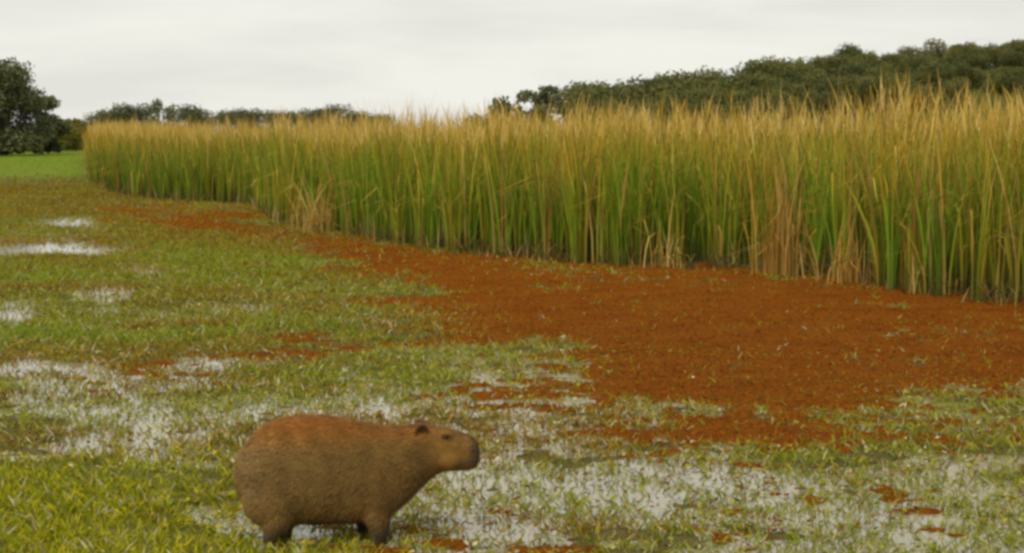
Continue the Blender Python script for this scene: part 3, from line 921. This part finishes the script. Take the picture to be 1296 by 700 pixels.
rm = to.modifiers.new('r', 'REMESH'); rm.mode = 'VOXEL'; rm.voxel_size = 0.0075
sm = to.modifiers.new('s', 'SMOOTH'); sm.factor = 0.5; sm.iterations = 7
dg = bpy.context.evaluated_depsgraph_get()
body_me = bpy.data.meshes.new_from_object(to.evaluated_get(dg))
bpy.data.objects.remove(to); bpy.data.meshes.remove(tmp)
body_me.name = 'body'
nv = len(body_me.vertices); co = np.zeros(nv * 3, np.float32); body_me.vertices.foreach_get('co', co); co = co.reshape(-1, 3)
nr = np.zeros(nv * 3, np.float32); body_me.vertices.foreach_get('normal', nr); nr = nr.reshape(-1, 3)
body_me.polygons.foreach_set('use_smooth', np.ones(len(body_me.polygons), bool))

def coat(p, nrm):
    """coat colours with back highlight and underside shade painted in: rusty back, duller flanks, dark legs and snout"""
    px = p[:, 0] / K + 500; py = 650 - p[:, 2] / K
    back = 1 - sstep(120, 260, py)  # reddish back hair, with the sky's highlight painted into its colour
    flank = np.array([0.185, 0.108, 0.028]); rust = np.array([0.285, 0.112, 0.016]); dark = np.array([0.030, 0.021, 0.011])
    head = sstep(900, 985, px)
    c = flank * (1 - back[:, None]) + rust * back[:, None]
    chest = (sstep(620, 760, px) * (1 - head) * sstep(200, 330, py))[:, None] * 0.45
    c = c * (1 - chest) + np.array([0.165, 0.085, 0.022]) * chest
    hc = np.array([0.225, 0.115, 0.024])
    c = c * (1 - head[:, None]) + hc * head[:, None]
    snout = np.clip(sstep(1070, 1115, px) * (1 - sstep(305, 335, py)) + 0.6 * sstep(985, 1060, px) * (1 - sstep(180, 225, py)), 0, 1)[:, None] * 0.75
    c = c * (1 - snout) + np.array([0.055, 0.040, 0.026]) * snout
    leg = (sstep(520, 600, py))[:, None]  # dark lower legs, plus shade painted into the underside
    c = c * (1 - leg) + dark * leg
    belly = (sstep(505, 575, py) * (1 - sstep(600, 640, py)))[:, None] * 0.35  # underside shade painted into the belly colour
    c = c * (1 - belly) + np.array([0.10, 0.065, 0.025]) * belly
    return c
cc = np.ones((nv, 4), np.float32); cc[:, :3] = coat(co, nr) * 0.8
at = body_me.color_attributes.new('tint', 'FLOAT_COLOR', 'POINT'); at.data.foreach_set('color', cc.ravel())

M_SKIN = leaf_material('capybara_skin', 0.0, 0.8, 0.15)
M_FUR = leaf_material('capybara_fur', 0.08, 0.6, 0.25)
def plain(name, c, rough, spec=0.5):
    m = bpy.data.materials.new(name); m.use_nodes = True
    t = m.node_tree; p = t.nodes['Principled BSDF']
    n = t.nodes.new('ShaderNodeTexNoise'); n.inputs['Scale'].default_value = 60
    r = t.nodes.new('ShaderNodeValToRGB')
    r.color_ramp.elements[0].color = (*[q * 0.7 for q in c], 1); r.color_ramp.elements[1].color = (*[q * 1.3 for q in c], 1)
    t.links.new(n.outputs[0], r.inputs[0]); t.links.new(r.outputs[0], p.inputs['Base Color'])
    p.inputs['Roughness'].default_value = rough; p.inputs['Specular IOR Level'].default_value = spec
    return m
M_EYE = plain('eye_dark', (0.008, 0.006, 0.005), 0.08)
M_EAR = plain('ear_skin', (0.070, 0.036, 0.014), 0.85, 0.1)
M_NOSE = plain('nose_skin', (0.03, 0.022, 0.018), 0.5, 0.3)

fxw, fyw = unproject(417, 684)
capy = empty('capybara', (fxw, fyw, -0.012), math.radians(4.5), 'brown furry capybara standing in profile in the shallow marsh', 'capybara')
body = add_obj('body', body_me, M_SKIN, capy)

# fur: short strands lying backwards and down
body_me.calc_loop_triangles()
tri = np.zeros(len(body_me.loop_triangles) * 3, np.int32); body_me.loop_triangles.foreach_get('vertices', tri); tri = tri.reshape(-1, 3)
A, B, Cc = co[tri[:, 0]], co[tri[:, 1]], co[tri[:, 2]]
ar = np.linalg.norm(np.cross(B - A, Cc - A), axis=1)
N = 75000
ti = rng.choice(len(tri), N, p=ar / ar.sum())
r1 = np.sqrt(rng.random(N))[:, None]; r2 = rng.random(N)[:, None]
P = A[ti] * (1 - r1) + B[ti] * r1 * (1 - r2) + Cc[ti] * r1 * r2
NN = nr[tri[ti, 0]] * (1 - r1) + nr[tri[ti, 1]] * r1 * (1 - r2) + nr[tri[ti, 2]] * r1 * r2
NN /= np.linalg.norm(NN, axis=1, keepdims=True) + 1e-9
px = P[:, 0] / K + 500; py = 650 - P[:, 2] / K
flow = np.stack([-np.ones(N), 0.15 * (rng.random(N) - .5), -0.45 - 0.4 * sstep(250, 500, py)], 1)
flow = flow + 0.28 * rng.standard_normal((N, 3))
tan = flow - NN * (flow * NN).sum(1, keepdims=True); tan /= np.linalg.norm(tan, axis=1, keepdims=True) + 1e-9
head = sstep(860, 980, px); leg = sstep(570, 630, py)
ln = (0.020 + 0.018 * rng.random(N)) * (1 - 0.52 * head) * (1 - 0.5 * leg)
lift = (0.30 + 0.25 * rng.random(N))[:, None]
direc = tan * (1 - lift) + NN * lift; direc /= np.linalg.norm(direc, axis=1, keepdims=True)
side = np.cross(direc, NN); side /= np.linalg.norm(side, axis=1, keepdims=True) + 1e-9
clump = fbm(P[:, 0] + P[:, 1] * .7, P[:, 2] + P[:, 1] * .4, 0.05, 3, 60.)
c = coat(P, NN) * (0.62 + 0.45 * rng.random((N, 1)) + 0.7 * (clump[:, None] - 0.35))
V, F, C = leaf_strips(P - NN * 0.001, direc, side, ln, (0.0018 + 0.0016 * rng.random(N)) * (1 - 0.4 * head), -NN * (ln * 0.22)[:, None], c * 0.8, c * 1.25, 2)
fur = add_obj('fur', make_mesh('fur', V, F, C), M_FUR, body, kind='stuff')

def near_surface(px, py, sgn):
    """outermost body vertex at this profile point on one side"""
    x0, z0 = cz(px, py)
    d = (co[:, 0] - x0) ** 2 + (co[:, 2] - z0) ** 2
    m = np.where((d < 0.012 ** 2) & (co[:, 1] * sgn > 0))[0]
    i = m[np.argmax(co[m, 1] * sgn)]
    return co[i], nr[i]
def sphere_mesh(name, sx_, sy_, sz_, cut=None):
    b = bmesh.new(); bmesh.ops.create_uvsphere(b, u_segments=16, v_segments=12, radius=1.0, matrix=Matrix.Diagonal((sx_, sy_, sz_, 1)))
    m = bpy.data.meshes.new(name); b.to_mesh(m); b.free()
    m.polygons.foreach_set('use_smooth', np.ones(len(m.polygons), bool)); return m
for sgn in (-1, 1):
    p, q = near_surface(990, 205, sgn)
    e = add_obj('eye', sphere_mesh('eye', .0105, .007, .0085), M_EYE, capy); e.location = (float(p[0]), float(p[1] - sgn * .002), float(p[2]))
    # eyelid ridge
    V, F = tube([(math.cos(t) * .016, -0.0 + sgn * .004, math.sin(t) * .012) for t in np.linspace(-0.3, math.pi + .3, 9)], [.0025, .004, .0045, .005, .005, .005, .0045, .004, .0025], 6)
    lid = add_obj('eyelid', make_mesh('eyelid', V, F, None, True), M_EAR, e)
    # ear: small rounded cup set high on the head
    p, q = near_surface(895, 172, sgn)
    m = sphere_mesh('ear', .021, .010, .030)
    for vtx in m.vertices:                                  # hollow the outer face, narrow the base
        x_, y_, z_ = vtx.co
        if y_ * sgn > 0:
            vtx.co.y = y_ - sgn * 0.013 * max(0.0, 1 - (x_ / .019) ** 2 - (z_ / .027) ** 2)
        vtx.co.x = x_ * (1.0 if z_ > 0 else 1.0 + z_ * 12)
    e = add_obj('ear', m, M_EAR, capy); e.location = (float(p[0]), float(p[1] + sgn * .003), float(p[2] + .002)); e.rotation_euler = (sgn * -0.3, -0.3, sgn * -0.3); e.scale = (1.6, 1.5, 1.6)
    p, q = near_surface(1112, 252, sgn)
    e = add_obj('nostril', sphere_mesh('nostril', .006, .005, .010), M_NOSE, capy); e.location = (float(p[0]), float(p[1]), float(p[2]))
# mouth line round the front of the snout
pts = []
for (a, b_) in ((1035, 318), (1062, 316), (1090, 308), (1108, 300)):
    p, q = near_surface(a, b_, -1); pts.append((float(p[0]), float(p[1]) , float(p[2])))
V, F = tube(pts, [.0015, .003, .003, .003], 6)
add_obj('mouth', make_mesh('mouth', V, F, None, True), M_NOSE, capy)
